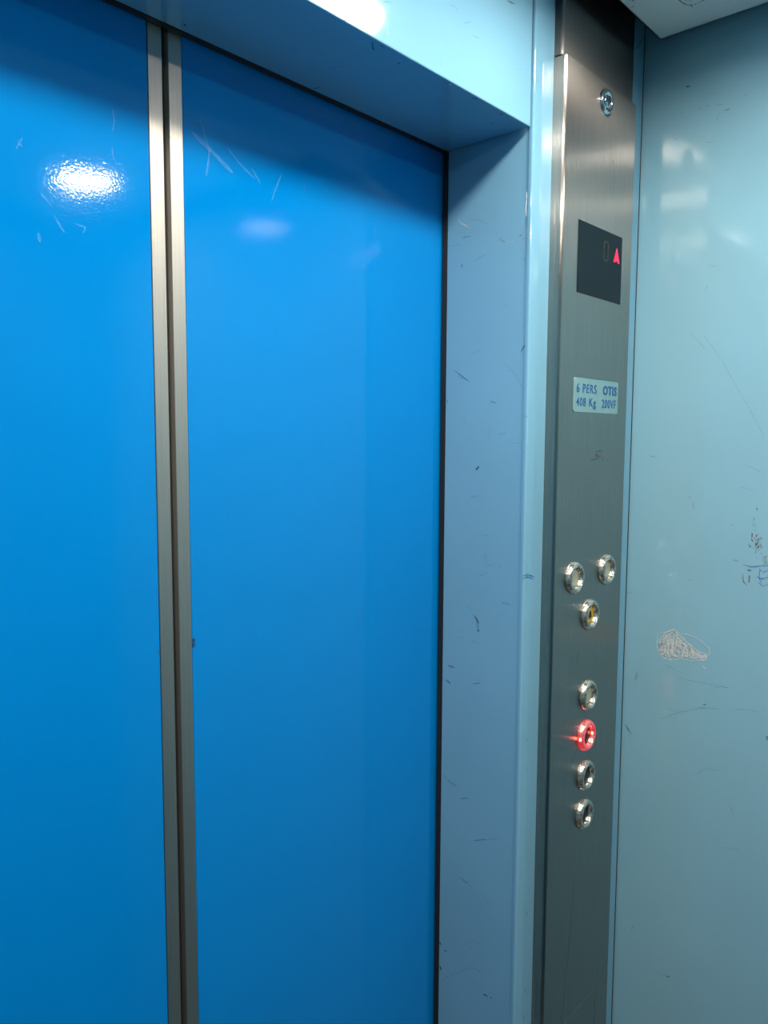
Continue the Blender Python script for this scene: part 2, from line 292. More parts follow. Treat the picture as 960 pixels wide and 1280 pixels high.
M_RWALL=[('d',2.2,[(-0.0681,2.1119),(-0.0729,2.1113)]),('f',1.5,[(-0.085,2.0791),(-0.088,2.0784)]),('f',1.2,[(-0.0883,2.0929),(-0.0902,2.0925)]),('f',1.2,[(-0.0941,2.0807),(-0.0983,2.08)]),('f',1,[(-0.1079,2.0779),(-0.1176,2.0769)]),('d',1.1,[(-0.1181,2.0688),(-0.1239,2.0691)]),('f',0.9,[(-0.1143,2.0698),(-0.1118,2.0661),(-0.1104,2.0624),(-0.1079,2.0583)]),('f',1.5,[(-0.0551,2.0498),(-0.0562,2.0477)]),('f',1.5,[(-0.0619,2.0811),(-0.0644,2.08)]),('f',1,[(-0.1417,2.0816),(-0.1445,2.0806)]),('f',0.8,[(-0.0955,2.035),(-0.105,2.033)]),('f',1,[(-0.1581,1.5896),(-0.1666,1.5876),(-0.1748,1.5857)]),('r',1.2,[(-0.18,1.5631),(-0.1808,1.5604)]),('r',1.8,[(-0.1757,1.5304),(-0.1764,1.5248)]),('r',1.6,[(-0.1755,1.5228),(-0.1772,1.5201)]),('r',1.8,[(-0.1669,1.4752),(-0.1677,1.4663),(-0.1724,1.4616)]),('r',1.6,[(-0.1752,1.4748),(-0.175,1.466)]),('d',1.8,[(-0.1727,1.4819),(-0.1768,1.4818)]),('f',1.4,[(-0.1539,1.4932),(-0.1609,1.4924)]),('rf',6,[(-0.1923,1.5016),(-0.1945,1.4929)]),('b',1.1,[(-0.1668,1.4886),(-0.1754,1.4866),(-0.1805,1.487),(-0.1859,1.4887),(-0.191,1.4896),(-0.1969,1.4905)]),('b',1.1,[(-0.1863,1.4849),(-0.1918,1.4811),(-0.1983,1.4849)]),('b',1.3,[(-0.1841,1.4744),(-0.1908,1.4723),(-0.1987,1.4758)]),('b',1.1,[(-0.1866,1.4673),(-0.1913,1.463),(-0.1981,1.4658)]),('b',1,[(-0.1877,1.4836),(-0.1869,1.4746),(-0.19,1.4661)]),('f',3,[(-0.0295,1.3153),(-0.0264,1.3041)]),('f',1.5,[(-0.096,1.4596),(-0.1005,1.4597)]),('d',1.2,[(-0.0146,1.2348),(-0.019,1.229),(-0.0251,1.2224)]),('d',1.3,[(-0.1237,1.2907),(-0.1274,1.2915)]),('f',1,[(-0.0648,1.256),(-0.0708,1.2591),(-0.0757,1.2628),(-0.0818,1.266),(-0.0878,1.2695),(-0.093,1.273),(-0.1009,1.2761),(-0.1081,1.2796),(-0.1153,1.2832),(-0.1231,1.2866),(-0.1303,1.2875),(-0.1373,1.2882),(-0.144,1.2894)]),('f',1,[(-0.1172,1.2847),(-0.1264,1.2855)]),('f',0.9,[(-0.1613,1.2927),(-0.167,1.2938),(-0.1728,1.2955),(-0.1784,1.2963),(-0.1834,1.2968),(-0.1897,1.2976),(-0.1951,1.2975)]),('f',0.8,[(-0.0739,1.2735),(-0.0819,1.2731),(-0.0898,1.2724)]),('f',0.9,[(-0.134,1.3159),(-0.1401,1.3182),(-0.1456,1.3208),(-0.151,1.321),(-0.1573,1.3211)]),('f',0.9,[(-0.0682,1.3356),(-0.0741,1.3346),(-0.0793,1.3326),(-0.0858,1.3307),(-0.0915,1.3297),(-0.097,1.3279)]),('w',1,[(-0.1215,1.3436),(-0.1245,1.3412)]),('d',3,[(-0.2062,1.2674),(-0.2074,1.2624),(-0.209,1.2649)]),('f',1.4,[(-0.0091,1.4302),(-0.017,1.4312)]),('f',1.2,[(-0.149,1.5395),(-0.154,1.5385)]),('f',1,[(-0.0235,1.4809),(-0.0252,1.4786)]),('rf',3,[(-0.0981,1.5656),(-0.1004,1.5579)]),('rf',2,[(-0.0932,1.5745),(-0.0941,1.5708)]),('f',0.7,[(-0.104,1.7868),(-0.1082,1.7803),(-0.1136,1.7743),(-0.1181,1.7675),(-0.1227,1.761),(-0.1265,1.7545),(-0.1312,1.7488),(-0.1352,1.7407),(-0.1402,1.7329),(-0.1444,1.725),(-0.1491,1.7166),(-0.1532,1.7089),(-0.1583,1.7015),(-0.1631,1.6933),(-0.1674,1.6861),(-0.1713,1.6783),(-0.1763,1.6704),(-0.18,1.6629),(-0.1844,1.6554)]),('f',0.7,[(-0.0847,1.7936),(-0.0886,1.7885),(-0.093,1.7837),(-0.0972,1.7797),(-0.1017,1.7751),(-0.1058,1.7696),(-0.1102,1.7654)]),('f',0.9,[(-0.1181,1.1902),(-0.1235,1.1944),(-0.1291,1.1995),(-0.1338,1.2042),(-0.1394,1.2041),(-0.1447,1.204),(-0.1496,1.2043)]),('f',1.6,[(-0.0338,0.9256),(-0.0374,0.9348)]),('f',1,[(-0.0709,0.8791),(-0.0768,0.8797),(-0.0826,0.8797),(-0.0934,0.8815)]),('d',1.6,[(-0.0897,0.8808),(-0.0933,0.8814)]),('f',1,[(-0.0835,0.9826),(-0.0924,0.9912)]),('f',1,[(-0.164,1.1626),(-0.1659,1.158),(-0.1683,1.1523),(-0.1708,1.1482)]),('f',0.8,[(-0.1619,1.6192),(-0.1674,1.6163),(-0.1718,1.6149),(-0.1765,1.6126),(-0.1816,1.6103),(-0.1866,1.6077)]),('f',1.4,[(-0.0358,1.6273),(-0.0451,1.6261)]),('f',1,[(-0.0907,1.3202),(-0.1021,1.3205),(-0.1126,1.3203),(-0.1234,1.3206),(-0.1336,1.3207),(-0.1451,1.3211),(-0.155,1.3206)]),('f',0.9,[(-0.0154,1.2361),(-0.0176,1.2311),(-0.0186,1.2252),(-0.0205,1.2194),(-0.0226,1.2137)]),('f',0.8,[(-0.1595,1.0991),(-0.165,1.1011),(-0.1693,1.1012),(-0.1753,1.1032),(-0.18,1.1045)]),('f',0.8,[(-0.1053,1.8774),(-0.112,1.8755),(-0.1189,1.8744)]),('f',0.8,[(-0.1054,1.8528),(-0.1038,1.8449)]),('rf',1.9297886713629544,[(-0.1832,1.5169),(-0.1839,1.5145)]),('rf',0.801639247974443,[(-0.1773,1.5295),(-0.1763,1.5268)]),('rf',1.5517672829490357,[(-0.1805,1.5203),(-0.1807,1.5174)]),('rf',1.4293240184504432,[(-0.1761,1.5141),(-0.1766,1.5127)]),('rf',1.4449715820090887,[(-0.1797,1.5158),(-0.1815,1.5132)]),('rf',1.3703650640810523,[(-0.1812,1.513),(-0.1804,1.5096)]),('rf',0.8663704576056067,[(-0.1825,1.5003),(-0.1815,1.4972)]),('rf',1.6008260586052154,[(-0.1849,1.5271),(-0.1864,1.5259)]),('r',1.2347838701239229,[(-0.1817,1.5175),(-0.1814,1.5155)]),('rf',1.04626230444636,[(-0.1844,1.5195),(-0.1862,1.5164)]),('rf',1.1180263468069203,[(-0.1796,1.5063),(-0.181,1.5048)]),('rf',1.3820632852646328,[(-0.1856,1.5132),(-0.1872,1.5104)]),('rf',1.0555388899769966,[(-0.1861,1.5164),(-0.1877,1.513)]),('r',1.339570357485122,[(-0.1823,1.5176),(-0.1831,1.5162)]),('rf',1.1950913118483142,[(-0.1809,1.516),(-0.1799,1.5145)]),('r',1.8069523993779744,[(-0.1866,1.5249),(-0.1884,1.5237)]),('rf',1.2217602320329828,[(-0.1799,1.5181),(-0.1814,1.5169)]),('rf',1.722478501393559,[(-0.1886,1.5064),(-0.188,1.5048)]),('rf',1.2472572673099849,[(-0.1818,1.5226),(-0.1832,1.5199)]),('rf',1.55799455115916,[(-0.1829,1.5129),(-0.1822,1.5092)]),('r',0.8750959319174714,[(-0.1787,1.5247),(-0.1803,1.5228)]),('rf',1.235569145729971,[(-0.1818,1.5069),(-0.1814,1.5034)]),('rf',1.9090736890640585,[(-0.1824,1.5202),(-0.1821,1.5169)]),('rf',0.8291080459298341,[(-0.1801,1.5294),(-0.1796,1.5259)]),('r',1.7477586291823997,[(-0.1728,1.5157),(-0.1744,1.5121)]),('rf',1.7630819880758783,[(-0.182,1.5233),(-0.1828,1.521)]),('rf',1.8334908454377838,[(-0.1836,1.5314),(-0.1836,1.5287)]),('r',1.7034628047937517,[(-0.182,1.5295),(-0.1812,1.5271)]),('rf',0.9928308634184817,[(-0.1823,1.5188),(-0.1822,1.5161)]),('rf',0.915707094261589,[(-0.1826,1.5178),(-0.1826,1.5152)]),('r',1.3531085189012377,[(-0.1801,1.5274),(-0.1815,1.5258)]),('rf',1.7357007101852104,[(-0.1823,1.5102),(-0.1818,1.5069)]),('rf',1.0390281090682545,[(-0.1812,1.5136),(-0.1804,1.5118)]),('rf',1.1916055029464134,[(-0.1817,1.5151),(-0.1814,1.5117)]),('rf',1.583991862510881,[(-0.1856,1.5203),(-0.1874,1.5188)]),('r',1.8972506645966436,[(-0.1849,1.5147),(-0.1834,1.5111)]),('rf',1.9162084973613909,[(-0.1811,1.5158),(-0.1809,1.5141)]),('rf',0.9269360748302098,[(-0.1837,1.5259),(-0.184,1.5242)]),('rf',0.8529998350498953,[(-0.1795,1.523),(-0.1813,1.5211)]),('rf',1.7825997292451492,[(-0.1871,1.5171),(-0.1871,1.5133)]),('rf',1.7543374016489854,[(-0.1784,1.5116),(-0.1784,1.5101)]),('rf',1.5670183348715052,[(-0.183,1.5183),(-0.1819,1.5159)]),('rf',1.6013731298529723,[(-0.1847,1.5098),(-0.1846,1.5075)]),('r',1.2997344584901318,[(-0.1872,1.5161),(-0.1885,1.5127)]),('r',1.0444006050406762,[(-0.1848,1.52),(-0.1831,1.5183)]),('r',1.4933547933355387,[(-0.1843,1.5244),(-0.1838,1.5212)]),('rf',0.8413563224765531,[(-0.1773,1.5467),(-0.1767,1.5442)]),('rf',1.54178204757478,[(-0.1763,1.5413),(-0.1769,1.54)]),('rf',0.9374282415240991,[(-0.177,1.5425),(-0.1764,1.5406)]),('rf',1.443767799123178,[(-0.177,1.5518),(-0.1767,1.5491)]),('rf',1.051620775779334,[(-0.1797,1.5423),(-0.18,1.54)]),('rf',1.3505732525858627,[(-0.1789,1.5413),(-0.1797,1.5392)]),('rf',1.2917832842251742,[(-0.178,1.5491),(-0.1777,1.547)]),('rf',1.550839242445782,[(-0.177,1.545),(-0.1763,1.5431)]),('rf',1.4525197917061747,[(-0.1794,1.536),(-0.1792,1.5331)]),('rf',1.3343171408069388,[(-0.178,1.5497),(-0.1777,1.5478)]),('rf',1.4224689382685074,[(-0.1753,1.5422),(-0.1756,1.5406)]),('rf',1.0939600077080094,[(-0.1775,1.5405),(-0.1777,1.5392)]),('rf',1.2652731361631373,[(-0.1989,1.4963),(-0.1989,1.4942)]),('rf',1.610529354760191,[(-0.1946,1.5021),(-0.1947,1.5009)]),('rf',1.6022820013908083,[(-0.1924,1.4932),(-0.1926,1.4911)]),('rf',1.722125993173422,[(-0.1944,1.4955),(-0.1943,1.4929)]),('rf',1.6948674900670544,[(-0.1963,1.4934),(-0.1969,1.491)]),('rf',1.4141237745589343,[(-0.1941,1.4958),(-0.1944,1.4944)]),('rf',1.0878815975534861,[(-0.1963,1.4909),(-0.1972,1.4883)]),('rf',1.021126780402036,[(-0.192,1.5009),(-0.193,1.4986)]),('w',0.7,[(-0.057,1.379),(-0.0563,1.3613),(-0.0594,1.3511),(-0.0664,1.3436),(-0.0784,1.3446),(-0.094,1.3483),(-0.1068,1.3482),(-0.1219,1.3517),(-0.1266,1.3585),(-0.1294,1.3642),(-0.1286,1.3692),(-0.1235,1.3735),(-0.1105,1.3816),(-0.0977,1.3843),(-0.0887,1.383),(-0.0793,1.3881),(-0.069,1.3817),(-0.057,1.379)]),('w',0.9,[(-0.0636,1.3465),(-0.0601,1.3687),(-0.0677,1.3808),(-0.0794,1.3868),(-0.0902,1.378),(-0.1008,1.3707),(-0.1138,1.3632),(-0.1258,1.3609),(-0.1231,1.3526),(-0.1118,1.3517),(-0.0964,1.3527),(-0.09,1.3489),(-0.0795,1.3508),(-0.0677,1.3446),(-0.0613,1.3541)]),('w',0.7,[(-0.0794,1.3854),(-0.0915,1.3769),(-0.1034,1.3698),(-0.1101,1.3606)]),('w',0.7,[(-0.0887,1.3824),(-0.0955,1.375),(-0.0983,1.3689)]),('w',0.9,[(-0.0585,1.3667),(-0.0623,1.3522),(-0.0623,1.3728),(-0.069,1.3523),(-0.0701,1.3792),(-0.073,1.3475),(-0.073,1.3833),(-0.0768,1.3548),(-0.0809,1.3782),(-0.0846,1.3487),(-0.0843,1.3768),(-0.0893,1.3556),(-0.0916,1.3776),(-0.0941,1.354),(-0.0956,1.3726),(-0.0988,1.3511),(-0.1025,1.3669),(-0.1042,1.3537),(-0.1076,1.3646),(-0.1104,1.3558),(-0.1113,1.3629),(-0.1145,1.3542),(-0.1152,1.362),(-0.1204,1.3533),(-0.1212,1.3594),(-0.1247,1.3541)]),('w',0.9,[(-0.0594,1.3659),(-0.0646,1.3528),(-0.0636,1.3745),(-0.068,1.3481),(-0.0687,1.3741),(-0.0721,1.3499),(-0.0757,1.3838),(-0.0765,1.3478),(-0.0806,1.3801),(-0.0824,1.3497),(-0.0838,1.3782),(-0.0867,1.3537),(-0.0919,1.3712),(-0.0945,1.3562),(-0.0939,1.3717),(-0.1005,1.3555),(-0.1007,1.3662),(-0.1043,1.3562),(-0.1054,1.3656),(-0.1089,1.353),(-0.111,1.3612),(-0.1136,1.3528),(-0.1148,1.3623),(-0.1202,1.3541),(-0.122,1.3607),(-0.1272,1.3543)]),('w',0.9,[(-0.0584,1.3668),(-0.0609,1.3521),(-0.0645,1.3751),(-0.0657,1.3493),(-0.0684,1.3717),(-0.0714,1.3495),(-0.0753,1.3807),(-0.0799,1.351),(-0.0786,1.3818),(-0.0816,1.3504),(-0.0842,1.3745),(-0.0898,1.3525),(-0.0885,1.3758),(-0.0928,1.3503),(-0.0948,1.3684),(-0.0976,1.3506),(-0.1024,1.3683),(-0.1058,1.3545),(-0.1076,1.3643),(-0.1101,1.3554),(-0.1113,1.3638),(-0.113,1.3552),(-0.1179,1.3609),(-0.1186,1.3545),(-0.1238,1.3599),(-0.1266,1.3544)]),('w',0.9,[(-0.0601,1.3646),(-0.0616,1.3552),(-0.0656,1.3758),(-0.0691,1.3536),(-0.0696,1.3807),(-0.0745,1.3464),(-0.0761,1.3783),(-0.0765,1.3472),(-0.0801,1.3805),(-0.0841,1.356),(-0.0838,1.3822),(-0.0903,1.3484),(-0.0916,1.3774),(-0.0948,1.3549),(-0.097,1.3707),(-0.1003,1.352),(-0.1015,1.3692),(-0.1053,1.3561),(-0.1061,1.3645),(-0.1074,1.3523),(-0.1117,1.3627),(-0.1155,1.3549),(-0.1151,1.3619),(-0.1201,1.3545),(-0.1211,1.3589),(-0.1267,1.3535)]),('w',0.9,[(-0.0597,1.3658),(-0.0637,1.3532),(-0.063,1.3722),(-0.0694,1.347),(-0.0678,1.3751),(-0.0743,1.3499),(-0.0742,1.3761),(-0.0793,1.3468),(-0.0809,1.3844),(-0.0824,1.3548),(-0.0848,1.3754),(-0.0871,1.3553),(-0.089,1.3767),(-0.0937,1.3514),(-0.0959,1.3684),(-0.0997,1.3508),(-0.1002,1.368),(-0.1039,1.3556),(-0.106,1.3661),(-0.1081,1.3554),(-0.1109,1.3617),(-0.1159,1.355),(-0.117,1.3616),(-0.1185,1.3552),(-0.1227,1.3591),(-0.1247,1.3548)]),('w',0.9,[(-0.0606,1.365),(-0.0624,1.3522),(-0.0649,1.3735),(-0.0682,1.347),(-0.0675,1.3794),(-0.0741,1.3468),(-0.0758,1.3812),(-0.0784,1.3494),(-0.0799,1.3852),(-0.0828,1.3558),(-0.0838,1.3765),(-0.0879,1.3504),(-0.0884,1.3776),(-0.0953,1.3554),(-0.0968,1.3691),(-0.1006,1.3518),(-0.1012,1.3684),(-0.1041,1.3567),(-0.1071,1.3631),(-0.1076,1.3546),(-0.112,1.362),(-0.1145,1.3554),(-0.1158,1.3605),(-0.1188,1.3544),(-0.1242,1.3598),(-0.1248,1.3534)]),('w',1.3,[(-0.0592,1.3647),(-0.0651,1.3707),(-0.0689,1.3771),(-0.075,1.381),(-0.0793,1.3836),(-0.0843,1.3779),(-0.0907,1.374),(-0.0954,1.3687),(-0.1011,1.3701),(-0.1054,1.3623),(-0.1124,1.3609),(-0.1166,1.3627),(-0.1219,1.361)]),('w',1.3,[(-0.0591,1.3603),(-0.0651,1.3657),(-0.0686,1.3712),(-0.0743,1.3706),(-0.0792,1.3726),(-0.0856,1.3718),(-0.0914,1.3704),(-0.0958,1.3682),(-0.1001,1.367),(-0.1058,1.3638),(-0.1106,1.3581),(-0.1161,1.358),(-0.1233,1.3575)]),('w',1.3,[(-0.0602,1.3574),(-0.0652,1.3605),(-0.0698,1.3626),(-0.0754,1.3656),(-0.0801,1.3685),(-0.0862,1.3658),(-0.0898,1.3652),(-0.0967,1.3637),(-0.101,1.3607),(-0.1071,1.3605),(-0.1113,1.3588),(-0.1157,1.356),(-0.122,1.3547)]),('w',1.3,[(-0.0591,1.3582),(-0.0654,1.3544),(-0.0694,1.3565),(-0.0752,1.3577),(-0.0798,1.358),(-0.0868,1.3586),(-0.0919,1.3566),(-0.096,1.3564),(-0.102,1.3579),(-0.1057,1.3562),(-0.1124,1.3574),(-0.117,1.3543),(-0.1231,1.3577)]),('w',1.3,[(-0.0602,1.355),(-0.0656,1.3497),(-0.0698,1.3483),(-0.0757,1.3525),(-0.0815,1.3507),(-0.0868,1.3514),(-0.0915,1.3523),(-0.0965,1.3538),(-0.1024,1.3557),(-0.1058,1.3532),(-0.1117,1.354),(-0.1169,1.3553),(-0.1223,1.3558)])]
M_DOOR=[('d',4,[(-0.3757,1.4601),(-0.3759,1.4531)]),('f',2,[(-0.4127,1.4575),(-0.4127,1.4525)]),('f',1.5,[(-0.0246,1.3038),(-0.0212,1.2999)]),('f',0.8,[(-0.0064,1.2165),(-0.0049,1.2083),(-0.0056,1.202),(-0.0035,1.194),(-0.0038,1.1862),(-0.0031,1.1783),(-0.0019,1.1707)]),('f',0.8,[(-0.0105,1.0573),(-0.0115,1.0493),(-0.0138,1.0419),(-0.0163,1.0352),(-0.016,1.0264),(-0.0178,1.0181),(-0.0201,1.0111)]),('f',1,[(-0.278,1.7787),(-0.2759,1.7736)]),('f',0.8,[(-0.3717,1.5047),(-0.3701,1.5031)]),('wv',2,[(-0.3586,1.9353),(-0.3568,1.9314),(-0.3549,1.9269),(-0.3541,1.9229),(-0.3518,1.9189),(-0.3507,1.9145),(-0.3485,1.91),(-0.3496,1.9059),(-0.3499,1.9025),(-0.3502,1.8988),(-0.3511,1.8954),(-0.3522,1.8917),(-0.3527,1.8877)]),('wv',1.5,[(-0.3277,1.9192),(-0.3246,1.9169),(-0.3227,1.9145),(-0.3194,1.9127),(-0.3171,1.9102),(-0.3139,1.9084),(-0.3098,1.9064),(-0.3055,1.9038),(-0.3015,1.9018),(-0.2965,1.8999)]),('wv',1.4,[(-0.2995,1.9082),(-0.297,1.9051),(-0.2949,1.9017),(-0.2919,1.8993),(-0.2898,1.8957)]),('wv',1.5,[(-0.2621,1.9114),(-0.2642,1.9077),(-0.2663,1.9031),(-0.2683,1.8992),(-0.2708,1.894),(-0.2727,1.8891),(-0.2747,1.884)]),('wv',4,[(-0.3674,1.9224),(-0.3619,1.9196),(-0.3559,1.916),(-0.3499,1.9132),(-0.3441,1.9101),(-0.3385,1.9071),(-0.3325,1.9034),(-0.3283,1.9013),(-0.3233,1.8985)]),('wv',1.3,[(-0.2319,1.9093),(-0.2309,1.9044),(-0.2297,1.9004)]),('wv',1,[(-0.2932,1.8662),(-0.2934,1.862),(-0.2931,1.857)]),('wv',1.3,[(-0.4453,1.9194),(-0.4444,1.9165),(-0.4439,1.9135),(-0.4434,1.9104),(-0.4442,1.9073),(-0.4446,1.9036),(-0.4457,1.9003)]),('wv',1.3,[(-0.5202,1.8751),(-0.5218,1.8718),(-0.5235,1.8691),(-0.5253,1.8656)]),('wv',1.5,[(-0.5239,1.8718),(-0.5219,1.87),(-0.5204,1.8681)]),('wv',1.6,[(-0.4972,1.8223),(-0.4954,1.8194),(-0.4936,1.817),(-0.4917,1.8141),(-0.4897,1.8115)]),('wv',1.3,[(-0.508,1.838),(-0.5059,1.8356),(-0.5032,1.8336),(-0.501,1.8311),(-0.4988,1.8292)]),('wv',3,[(-0.5104,1.8063),(-0.51,1.8035),(-0.5093,1.8005)]),('wv',1.6,[(-0.4795,1.8197),(-0.4752,1.819),(-0.4715,1.8187),(-0.4737,1.8134)]),('wv',1.2,[(-0.4462,1.8874),(-0.4459,1.8844),(-0.4451,1.8815),(-0.4444,1.8782)]),('f',0.8,[(-0.5246,1.7237),(-0.5222,1.722)]),('wv',1,[(-0.1246,1.891),(-0.1242,1.8872),(-0.1232,1.8825),(-0.1234,1.8779)])]
M_CEIL=[('r',2,[(0.1607,-0.0953),(0.1742,-0.0957),(0.1815,-0.0975),(0.1875,-0.1001)]),('rf',5,[(0.1615,-0.0988),(0.1684,-0.1009),(0.1744,-0.1028),(0.1806,-0.1049)]),('r',1.4,[(0.1878,-0.1002),(0.1889,-0.1057),(0.1885,-0.1114),(0.1869,-0.1167),(0.1866,-0.1216),(0.1863,-0.127)]),('d',1.4,[(0.185,-0.1022),(0.1932,-0.1012)]),('f',2,[(0.1306,-0.0505),(0.1328,-0.0554)]),('d',1.6,[(0.1451,-0.046),(0.1451,-0.0509)]),('f',1.8,[(0.1383,-0.0541),(0.1305,-0.0535)]),('f',1,[(0.1611,-0.0397),(0.1616,-0.0458)]),('f',1,[(0.2084,-0.1343),(0.2107,-0.1392)])]
M_PANEL=[('rf',5,[(0.1377,1.6276),(0.1559,1.6295)]),('r',2.4,[(0.1397,1.6307),(0.1484,1.6273)]),('d',1.2,[(0.1373,1.6338),(0.1494,1.6349),(0.1595,1.6353)]),('d',1.3,[(0.1248,1.6237),(0.1363,1.6241),(0.1465,1.6255)]),('d',1,[(0.1579,1.6274),(0.1609,1.6221)]),('d',1.2,[(0.172,1.6235),(0.1741,1.6229)]),('f',3.5,[(0.1073,1.3763),(0.1054,1.3708),(0.1055,1.3657),(0.1053,1.36)]),('r',1.4,[(0.1616,2.0019),(0.1635,1.9976)]),('f',3,[(0.1138,1.0721),(0.1128,1.059),(0.1122,1.0466),(0.1108,1.0346),(0.109,1.0226),(0.1072,1.0093),(0.1072,0.9966),(0.1056,0.9876),(0.1033,0.9781),(0.1033,0.9671),(0.1017,0.9575),(0.0987,0.9498),(0.0975,0.9398),(0.0967,0.9272),(0.0953,0.9142),(0.0945,0.9021),(0.0931,0.8888),(0.0922,0.8765),(0.0908,0.8639)]),('f',1.2,[(0.1129,1.0108),(0.1121,1.0043),(0.1106,0.9984),(0.1088,0.9928),(0.1089,0.9859),(0.1077,0.9805),(0.1064,0.9744)]),('wf',0.6,[(0.09,0.8713),(0.0974,0.8718),(0.1051,0.8725),(0.1137,0.8731),(0.1224,0.873),(0.1293,0.8738),(0.1368,0.8741),(0.1459,0.8731),(0.1549,0.8736),(0.1637,0.873),(0.1714,0.8742),(0.1809,0.8732)]),('d',1,[(0.1861,0.8716),(0.1864,0.8602),(0.1853,0.8507),(0.1871,0.8393),(0.1861,0.8286),(0.1868,0.8173),(0.187,0.8068)]),('f',1.5,[(0.0257,1.7123),(0.0316,1.7107)]),('f',0.8,[(0.1506,1.968),(0.1552,1.9672)])]
M_STRIP=[('d',1.2,[(0.241,2.1662),(0.2472,2.1726),(0.2519,2.1788),(0.2589,2.187),(0.2605,2.1916)])]

# ------------------------------------------------------------------ the setting
b = MB(); b.box((LX-.3, BY-.3, -.04), (WX+.3, .5, 0), 'floor'); struct(b.build('floor'))

b = MB(); b.box((WX, BY-.05, 0), (WX+.03, .10, TOP), 'wallpaint')
b.strokes(M_RWALL, 0, WX, -.0002); struct(b.build('wall_right', origin=(WX, 0, 0)))
b = MB(); b.box((LX-.03, BY-.05, 0), (LX, .10, TOP), 'shade_wall'); struct(b.build('wall_left', origin=(LX, 0, 0)))
b = MB(); b.box((LX-.03, BY-.08, 0), (WX+.03, BY-.05, TOP), 'shade_wall'); struct(b.build('wall_back', origin=(0, BY, 0)))

# header over the doors: face at y=0, soffit at 2.0
OL = 2*CX
b = MB(); b.box((OL+.0005, 0, SOFFIT), (JX-.0028, DEPTH, TOP), 'pale', .0012)
b.strokes(M_HEADER, 1, -.0002, -.00002); b.strokes(M_SOFFIT, 2, SOFFIT-.0002, -.00002)
struct(b.build('wall_front', origin=(CX, 0, SOFFIT)))
# right front return with the door jamb on its side
b = MB(); b.box((JX, .0005, 0), (WX-.002, DEPTH, TOP), 'pale', .0008)
b.strokes(M_JAMB, 0, JX-.0002, -.00003); struct(b.build('wall_front_right', origin=(JX, 0, 0)))
# upright cover strip of the frame (bright rounded nose)
b = MB()
r = .0026
pts = [(JX-.0014, .002)]
for k in range(7):
    a = PI+(PI/2)*k/6
    pts.append((JX-.0014+r+r*math.cos(a), -.0022+r+r*math.sin(a)-.001))
pts += [(.0500, -.0032), (.0500, .002)]
b.prism(pts, 0, TOP, 'pale'); b.strokes(M_POST, 1, -.0034, -.00003)
struct(b.build('trim_1', origin=(JX, 0, 0)))
# narrow strip between the control panel and the right wall
b = MB(); b.box((.205, -.0095, 0), (.2658, .0008, TOP), 'pale', .0006)
b.box((.2656, -.0088, 0), (.2699, .0, TOP-.001), 'rubber')  # dark filler added in the groove, standing in for its shade and dirt
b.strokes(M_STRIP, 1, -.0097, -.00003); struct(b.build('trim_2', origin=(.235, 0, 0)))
# left front return
b = MB(); b.box((LX, .0005, 0), (OL, DEPTH, TOP), 'pale', .0012); struct(b.build('wall_front_left', origin=(LX, 0, 0)))
# dark shaft side behind the leaves
b = MB(); b.box((LX-.1, .175, 0), (WX+.1, .185, TOP), 'black')
b.box((LX-.1, DEPTH+.002, 2.10), (WX+.1, .175, 2.12), 'black')
struct(b.build('wall_shaft', origin=(CX, .18, 0)))

# black channel that frames the leaves behind jambs and header
b = MB(); b.box((-.0008, DEPTH+.0004, 0), (.03, DEPTH+.0064, 2.03), 'rubber'); b.box((OL-.03, DEPTH+.0004, 0), (OL+.0008, DEPTH+.0064, 2.03), 'rubber')
b.box((OL+.0008, DEPTH+.0004, 1.9993), (-.0008, DEPTH+.0064, 2.03), 'rubber')
struct(b.build('trim_3', origin=(CX, DEPTH, 2)))

# hung ceiling: one enamelled sheet with six round lamp holes and a turned-up rim
x0, x1, y0, y1 = LX+.027, WX-.027, BY+.027, -.041
LAMPS = [[(-.83, -.25), (-.83, -.82)], [(-.40, -.25), (-.40, -.82)], [(-.07, -.24), (.035, -.82)]]   # columns from left to right, front then back row
HR = .060
b = MB()
bm = b.bm; k = b.slot('white')
xs = [x0, -.61, -.21, x1]; ys = [y1, -.53, y0]
N = 48
for i in range(3):
    for j in range(2):
        cx, cy = LAMPS[i][j]
        a0, a1, c0, c1 = xs[i], xs[i+1], ys[j+1], ys[j]
        inn, outr = [], []
        for q in range(N):
            a = 2*PI*q/N + PI/4; ca, sa = math.cos(a), math.sin(a)
            inn.append(bm.verts.new((cx+HR*ca, cy+HR*sa, CEIL)))
            # square outline, matched corner to corner
            t = q/(N/4); side = int(t) % 4; fr = t-int(t)
            cor = [(a1, c1), (a0, c1), (a0, c0), (a1, c0)]
            pa, pb = cor[side], cor[(side+1) % 4]
            outr.append(bm.verts.new((pa[0]+(pb[0]-pa[0])*fr, pa[1]+(pb[1]-pa[1])*fr, CEIL)))
        for q in range(N):
            f = bm.faces.new([inn[q], inn[(q+1) % N], outr[(q+1) % N], outr[q]]); f.material_index = k
bmesh.ops.remove_doubles(bm, verts=bm.verts, dist=1e-6)
bmesh.ops.recalc_face_normals(bm, faces=bm.faces)
for a, c in (((x0, y0), (x1, y0+.0015)), ((x0, y1-.0015), (x1, y1)), ((x0, y0), (x0+.0015, y1)), ((x1-.0015, y0), (x1, y1))):
    b.box((a[0], a[1], CEIL), (c[0], c[1], CEIL+.03), 'white')
b.box((x0, y0, CEIL+.05), (x1, y1, CEIL+.052), 'black')
b.strokes(M_CEIL, 2, CEIL-.0002, -.00003)
struct(b.build('ceiling', origin=(CX, -.55, CEIL)))
b = MB(); b.box((LX-.03, BY-.08, TOP), (WX+.03, .19, TOP+.02), 'black'); struct(b.build('ceiling_roof', origin=(CX, -.55, TOP)))

